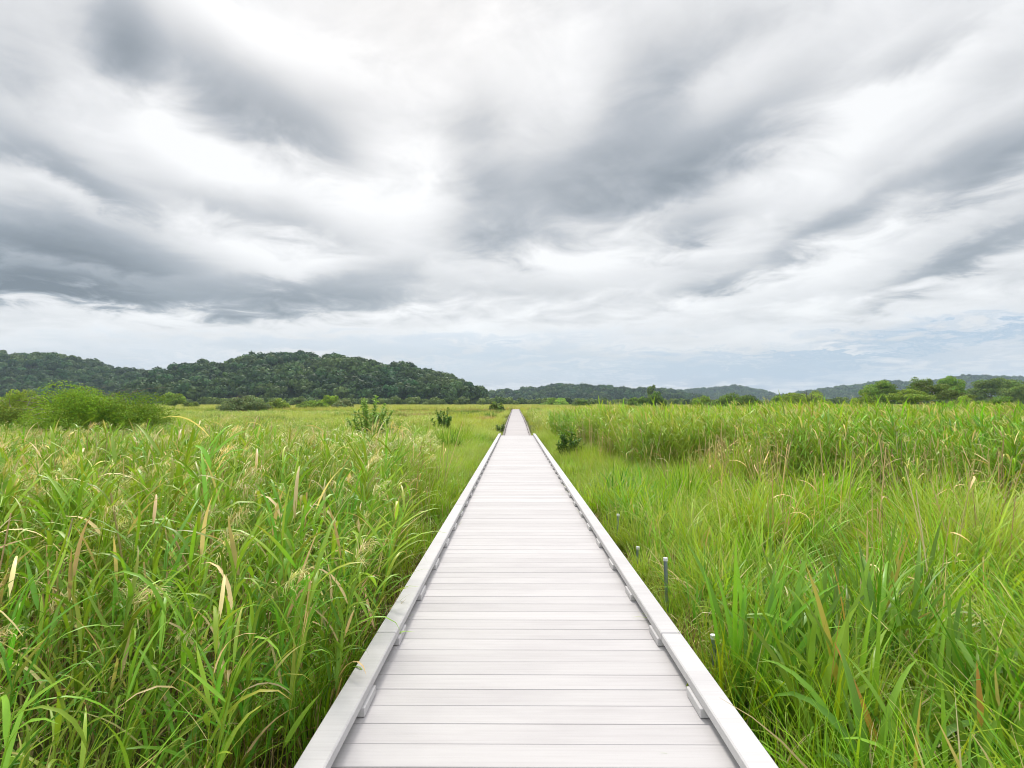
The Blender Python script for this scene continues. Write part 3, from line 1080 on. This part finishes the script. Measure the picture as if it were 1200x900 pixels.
sc[-12:] = rng.uniform(.50, .66, 12)
pale = np.clip((x - 3.2) / 2, 0, 1) * np.clip((7.5 - y) / 2, 0, 1) * (vnoise(x, y, 1.1, 66) > .35)
tint = np.clip(0.12 + 0.8 * (vnoise(x, y, 1.8, 63) - .5) + rng.normal(0, .1, n) + 0.5 * pale, 0, .8)
scatter('sedge', [sedge_variant(random.choice((22, 26, 34)), 0.09, 0.78, random.choice((0.007, 0.010, 0.016)), 6, arch=random.choice((.5, .8, 1.1))) for _ in range(26)], M_SEDGE, z0(x, y), rng.uniform(0, 6.28, n), tl(n, .10), sc, tint,
        'fine bright green sedge and grass beside the boardwalk', 'grass')
# coarse broad grass in clumps
x, y = sector(20, 1.5, 13, 1)
k = (x > 1.35) & (y < right_front(x) + 1.0) & (vnoise(x, y, 0.95, 67) > 0.50)
x, y = x[k], y[k]
n = len(x)
scatter('coarse_grass', [sedge_variant(16, 0.10, 0.92, random.choice((0.016, 0.021, 0.026)), 7, np.array([0.14, 0.36, 0.028]), 0.12, .9) for _ in range(14)], M_SEDGE, z0(x, y), rng.uniform(0, 6.28, n), tl(n, .09),
        (0.6 + 0.5 * vnoise(x, y, .8, 68)) * rng.uniform(.75, 1.15, n), np.clip(rng.normal(.08, .15, n), 0, .6), 'coarse broad bladed green grass in clumps right of the boardwalk', 'grass')
# litter of last year's blades low on the ground
x, y = sector(16, -0.5, 10, 0)
k = np.abs(x) > WALK + 0.02
x, y = x[k], y[k]
n = len(x)
scatter('leaf_litter', [sedge_variant(22, 0.16, 0.42, 0.009, 4, STRAW * np.array([.30, .27, .22]), 0.2, 1.6) for _ in range(8)], M_DEAD, z0(x, y), rng.uniform(0, 6.28, n), tl(n, .25), rng.uniform(.6, 1.1, n), np.zeros(n),
        'brown dead grass litter low under the reeds', 'litter')
# sedge, middle distance
x, y = sector(13, 11, 32, 0)
k = (np.abs(x) > WALK + 0.05) & ~((x > 0) & (y > right_front(x) + 2.0)) & ~((x < 0) & (x < left_edge(y) - 1.2))
x, y = x[k], y[k]
n = len(x)
edge = np.clip((np.abs(x) - WALK) / 1.4, 0, 1)
scatter('meadow_grass', [sedge_variant(70, 0.28, 0.78, 0.012, 4) for _ in range(14)], M_SEDGE, z0(x, y), rng.uniform(0, 6.28, n), tl(n, .06),
        (0.55 + 0.4 * edge) * (0.7 + 0.5 * vnoise(x, y, 2.5, 72)) * rng.uniform(.85, 1.1, n),
        np.clip(0.25 + 0.9 * (vnoise(x * .6, y, 3.5, 73) - .5) + rng.normal(0, .1, n), 0, .8), 'yellow green meadow grass along the middle of the boardwalk', 'grass')
# field grass out to the trees
x, y = sector(1.7, 30, 120, 0)
k = np.abs(x) > 1.3
x, y = x[k], y[k]
n = len(x)
lowside = np.where(np.abs(x) < 3.5, .75, 1.0)
FIELD = [sedge_variant(80, 0.6, 1.12, 0.03, 3, np.array([0.33, 0.46, 0.026]), 0.12) for _ in range(10)]
scatter('field_grass', FIELD, M_SEDGE, z0(x, y), rng.uniform(0, 6.28, n), tl(n, .05),
        lowside * np.where(x < 0, .72, .92) * (0.5 + 0.9 * vnoise(x, y, 6, 82)) * rng.uniform(.8, 1.1, n), far_tint(x, y) * .85, 'tall yellow green field grass reaching to the trees', 'grass')
x, y = sector(0.22, 115, 330, 0, 1.05)
n = len(x)
scatter('distant_grass', [sedge_variant(110, 1.6, 1.25, 0.09, 2, np.array([0.30, 0.37, 0.075]), 0.15) for _ in range(6)], M_SEDGE, z0(x, y), rng.uniform(0, 6.28, n), tl(n, .04),
        rng.uniform(.8, 1.15, n), far_tint(x, y), 'pale distant marsh grass in front of the woodland', 'grass')

# rusty and tan patches in the far field
x, y = sector(1.3, 22, 120, 0)
k = (np.abs(x) > 2.2) & (vnoise(x * .5, y, 7, 85) > .60)
x, y = x[k], y[k]
n = len(x)
scatter('dry_grass', [sedge_variant(70, 0.55, 1.05, 0.028, 3, np.array([0.42, 0.34, 0.12]), 0.3) for _ in range(8)], M_DEAD, z0(x, y), rng.uniform(0, 6.28, n), tl(n, .06),
        np.where(x < 0, .78, .98) * rng.uniform(.7, 1.1, n), np.clip(vnoise(x, y, 9, 86) * 1.1 - .3, 0, .7), 'tan and rusty dry grass patches in the far field', 'grass')
# dark green rush clumps in the field
x, y = sector(0.5, 20, 110, 0)
k = (np.abs(x) > 2.4) & (vnoise(x * .6, y, 5, 87) > .58)
x, y = x[k], y[k]
n = len(x)
scatter('rush_clumps', [sedge_variant(90, 0.5, 1.2, 0.026, 3, np.array([0.10, 0.22, 0.022]), 0.05, .6) for _ in range(8)], M_SEDGE, z0(x, y), rng.uniform(0, 6.28, n), tl(n, .05),
        np.where(x < 0, .8, 1.0) * rng.uniform(.7, 1.15, n), np.zeros(n), 'dark green rush clumps dotted over the field', 'rushes')

# dead stalks: left near, and the front of the right bed
x, y = sector(20, 0.3, 12, -1)
k = (x < left_edge(y) + 0.25) & (vnoise(x, y, 1.0, 91) > 0.52) & (np.hypot(x, y) > 2.2) & (x < -1.45)
x, y = x[k], y[k]
xr, yr = sector(26, 6, 24, 1)
k = (yr > right_front(xr) - 1.8) & (yr < right_front(xr) + 1.6) & (vnoise(xr, yr, 1.0, 92) > 0.42)
xs, ys_ = sector(4.0, 4.0, 16, 1)
k2 = (xs > 1.6 + 0.10 * ys_) & (ys_ < right_front(xs) + 1) & (vnoise(xs, ys_, 1.2, 93) > .42)
x = np.concatenate([x, xr[k], xs[k2]])
y = np.concatenate([y, yr[k], ys_[k2]])
n = len(x)
scatter('dead_stalks', [dead_variant(2, 0.06) for _ in range(16)], M_DEAD, z0(x, y), rng.uniform(0, 6.28, n), tl(n, .10), rng.uniform(.6, 1.1, n), np.clip(rng.normal(.1, .25, n), 0, .7),
        'straw coloured dead reed stalks standing among green reeds', 'stalks')
print('plants done')

# ---------------------------------------------------------------- haze
hm_, t, out = new_mat('thin_air')
pv = t.add('ShaderNodeVolumePrincipled')
pv.inputs['Color'].default_value = (0.62, 0.78, 1.0, 1)
pv.inputs['Density'].default_value = 0.00019
pv.inputs['Anisotropy'].default_value = 0.0
t.link(pv.outputs[0], out.inputs['Volume'])
bm = bmesh.new()
bmesh.ops.create_cube(bm, size=1.0)
for v in bm.verts:
    v.co = ((v.co.x) * 6400, v.co.y * 6400, (v.co.z + 0.5) * 171 - 1.0)
me = bpy.data.meshes.new('haze')
bm.to_mesh(me); bm.free()
me.materials.append(hm_)
o = bpy.data.objects.new('haze', me)
C.objects.link(o)
o['kind'] = 'stuff'
o['label'] = 'thin pale blue air in front of the far hills'
o['category'] = 'haze'

# ---------------------------------------------------------------- sky and sun
SUN_AZ = math.atan((470 - VPX) / F)          # to the left of the walk
SUN_EL = R(44)
world = bpy.data.worlds.new('World')
scene.world = world
world.use_nodes = True
wt = NT(world.node_tree)
wt.n.clear()
wo = wt.add('ShaderNodeOutputWorld')
sky = wt.add('ShaderNodeTexSky', sky_type='NISHITA', sun_disc=False)
sky.sun_elevation = SUN_EL
sky.sun_rotation = SUN_AZ
sky.air_density = 1.2
sky.dust_density = 2.0
bg_sky = wt.add('ShaderNodeBackground')
bg_sky.inputs[1].default_value = 0.10
wt.link(sky.outputs[0], bg_sky.inputs[0])

dirv = wt.add('ShaderNodeTexCoord').outputs['Generated']
sep = wt.add('ShaderNodeSeparateXYZ')
wt.link(dirv, sep.inputs[0])
dx, dy, dz = sep.outputs
el = wt.math('ARCSINE', dz)
az = wt.math('ARCTAN2', dx, dy)
zc = wt.math('ADD', wt.math('MAXIMUM', dz, 0.0), 0.13)
cp = wt.add('ShaderNodeCombineXYZ')           # point on the cloud layer
wt.link(wt.math('DIVIDE', dx, zc), cp.inputs[0])
wt.link(wt.math('DIVIDE', dy, zc), cp.inputs[1])
cloudp = cp.outputs[0]
streak = wt.mapping(cloudp, loc=(3.1, 1.7, 0), rot=(0, 0, R(20)), sc=(1.0, 1.2, 1))
nA = wt.noise(streak, 1.25, 8, 0.56, 0.45)
nB = wt.noise(wt.mapping(cloudp, loc=(9.2, 4.4, 2), rot=(0, 0, R(20)), sc=(1.8, 1.7, 1)), 1.9, 7, 0.58, 0.5)
# warp the large masses a little so that their rims are wispy
w1 = wt.math('MULTIPLY', wt.math('SUBTRACT', nA, 0.5), 0.13)
w2 = wt.math('MULTIPLY', wt.math('SUBTRACT', nB, 0.5), 0.10)
ae = wt.add('ShaderNodeCombineXYZ')
wt.link(wt.math('ADD', az, w1), ae.inputs[0])
wt.link(wt.math('ADD', el, w2), ae.inputs[1])
aev = ae.outputs[0]


def mass(px, py, rx, ry, ang):
    a = math.atan((px - VPX) / F)
    e = math.atan((HOR - py) / F * math.cos(a))
    kx = math.cos(a) ** 2 / F
    ky = math.cos(a) * math.cos(e) ** 2 / F
    v = wt.mapping(aev, loc=(a, e, 0), rot=(0, 0, R(-ang)), sc=(rx * kx * 1.9, ry * ky * 1.9, 1), typ='TEXTURE')
    gr = wt.add('ShaderNodeTexGradient', gradient_type='SPHERICAL')
    wt.link(v, gr.inputs[0])
    g = gr.outputs['Fac']
    return wt.math('SMOOTH_MIN', wt.math('MULTIPLY', wt.math('MULTIPLY', g, g), wt.math('SUBTRACT', 3.0, wt.math('MULTIPLY', g, 2.0))), 1.0, 0.1)


MASSES = [
    (60, 290, 200, 38, 4, .80), (20, 332, 130, 15, 2, .50), (40, 190, 110, 30, 24, .40), (150, 225, 90, 16, 18, .22), (72, 222, 60, 14, 12, -.30),
    (262, 108, 140, 42, 22, .50), (110, 38, 38, 66, 0, .42), (370, 140, 70, 40, 20, .22), (25, 60, 80, 60, 0, .20),
    (468, 186, 66, 46, 30, -.20), (500, 235, 70, 24, 0, -.13), (625, 50, 75, 50, 0, -.20), (305, 245, 75, 18, 8, .32),
    (345, 350, 150, 18, -5, .56), (430, 322, 70, 15, -12, .28), (690, 218, 130, 44, -14, .46), (780, 95, 70, 50, -30, .30),
    (850, 172, 110, 34, -28, .38), (585, 285, 60, 24, -6, .14), (565, 190, 36, 90, 5, .24), (812, 270, 60, 20, -12, .40),
    (820, 335, 44, 12, -8, .34), (1000, 248, 150, 15, -25, .36), (1175, 182, 120, 28, -24, .50), (1140, 297, 130, 15, -20, .50),
    (1080, 60, 70, 16, -15, .24), (320, 40, 120, 28, 5, -.18), (210, 172, 120, 26, 25, -.30), (390, 225, 90, 26, 15, -.24),
    (700, 308, 120, 20, -6, -.28), (1010, 150, 160, 32, -28, -.22), (600, 385, 700, 18, 0, -.12), (60, 395, 220, 14, 0, -.12),
    (300, 292, 110, 24, 4, -.24), (950, 318, 150, 14, -14, -.20), (600, 332, 110, 16, 0, .16), (130, 347, 170, 12, 2, .26),
    (1100, 400, 200, 10, -6, -.15), (950, 40, 120, 40, -20, -.10),
]
D = wt.math('ADD', wt.math('MULTIPLY', wt.math('SUBTRACT', nA, 0.5), 0.42), 0.205)
fine = wt.math('MULTIPLY_ADD', wt.math('MULTIPLY', el, 5.0, clamp=True), 0.58, 0.10)
D = wt.math('ADD', D, wt.math('MULTIPLY', wt.math('SUBTRACT', nB, 0.5), fine))
for (px, py, rx, ry, ang, amp) in MASSES:
    D = wt.math('MULTIPLY_ADD', mass(px, py, rx, ry, ang), amp * (0.9 if amp > 0 else 0.9), D)
D = wt.math('MAXIMUM', wt.math('MINIMUM', D, 1.0), 0.0)
cloud = wt.ramp(D, [(0.0, lin(254, 254, 254)), (0.14, lin(238, 238, 239)), (0.32, lin(216, 217, 219)), (0.52, lin(180, 185, 191)), (0.75, lin(146, 154, 162)), (1.0, lin(104, 113, 122))])
# blue grey bands low over the horizon
BANDS = [(720, 424, 340, 13, -3, .85), (980, 411, 330, 10, -5, .7), (430, 410, 270, 15, -3, .75), (640, 446, 420, 14, 0, 1.0), (560, 418, 140, 9, -4, .5), (850, 434, 260, 10, -2, .8), (1150, 396, 160, 8, -6, .5)]
Bm = 0.0
for (px, py, rx, ry, ang, amp) in BANDS:
    Bm = wt.math('MULTIPLY_ADD', mass(px, py, rx, ry, ang), amp, Bm)
streaks = wt.noise(wt.mapping(aev, loc=(0.3, 0.1, 0), rot=(0, 0, R(-4)), sc=(2.2, 70, 1)), 1.0, 4, 0.5, 0.5)
Bm = wt.math('MULTIPLY', Bm, wt.math('MULTIPLY', wt.math('SUBTRACT', streaks, 0.33), 4.0, clamp=True), clamp=True)
cloud = wt.mix(wt.math('MULTIPLY', Bm, 0.85), cloud, lin(134, 165, 200))
# an overcast sky is brightest overhead
lift = wt.math('MULTIPLY', wt.math('SUBTRACT', el, R(40)), 1.0 / R(35), clamp=True)
back = wt.math('MULTIPLY', wt.math('SUBTRACT', 0.1, dy), 1.2, clamp=True)
boost = wt.math('MULTIPLY', wt.math('ADD', 1.0, wt.math('ADD', wt.math('MULTIPLY', lift, 1.8), wt.math('MULTIPLY', back, 0.6))), 0.435)
bg_c = wt.add('ShaderNodeBackground')
wt.link(cloud, bg_c.inputs[0])
wt.link(boost, bg_c.inputs[1])
cover = wt.math('SUBTRACT', 0.97, wt.math('MULTIPLY', Bm, 0.12))
mx = wt.add('ShaderNodeMixShader')
wt.link(cover, mx.inputs[0])
wt.link(bg_sky.outputs[0], mx.inputs[1])
wt.link(bg_c.outputs[0], mx.inputs[2])
wt.link(mx.outputs[0], wo.inputs[0])
world.cycles.sampling_method = 'MANUAL'
world.cycles.sample_map_resolution = 512

sd = bpy.data.lights.new('sun', 'SUN')
sd.energy = 1.5
sd.angle = R(11)
sd.color = (1.0, 0.95, 0.86)
so = bpy.data.objects.new('sun', sd)
C.objects.link(so)
sdir = Vector((math.sin(SUN_AZ) * math.cos(SUN_EL), math.cos(SUN_AZ) * math.cos(SUN_EL), math.sin(SUN_EL)))
so.rotation_euler = sdir.to_track_quat('Z', 'Y').to_euler()
so.location = (0, 0, 60)

# ---------------------------------------------------------------- render settings
vs = scene.view_settings
vs.view_transform = 'Standard'
vs.look = 'None'
vs.exposure = 1.2
vs.gamma = 1.0
vs.use_curve_mapping = False
cy = scene.cycles
cy.max_bounces = 5
cy.diffuse_bounces = 3
cy.glossy_bounces = 2
cy.transmission_bounces = 3
cy.volume_bounces = 1
cy.transparent_max_bounces = 8
cy.sample_clamp_indirect = 6.0
cy.filter_width = 1.0
cy.use_denoising = True
cy.denoiser = 'OPENIMAGEDENOISE'
cy.denoising_input_passes = 'RGB_ALBEDO_NORMAL'
cy.denoising_prefilter = 'ACCURATE'
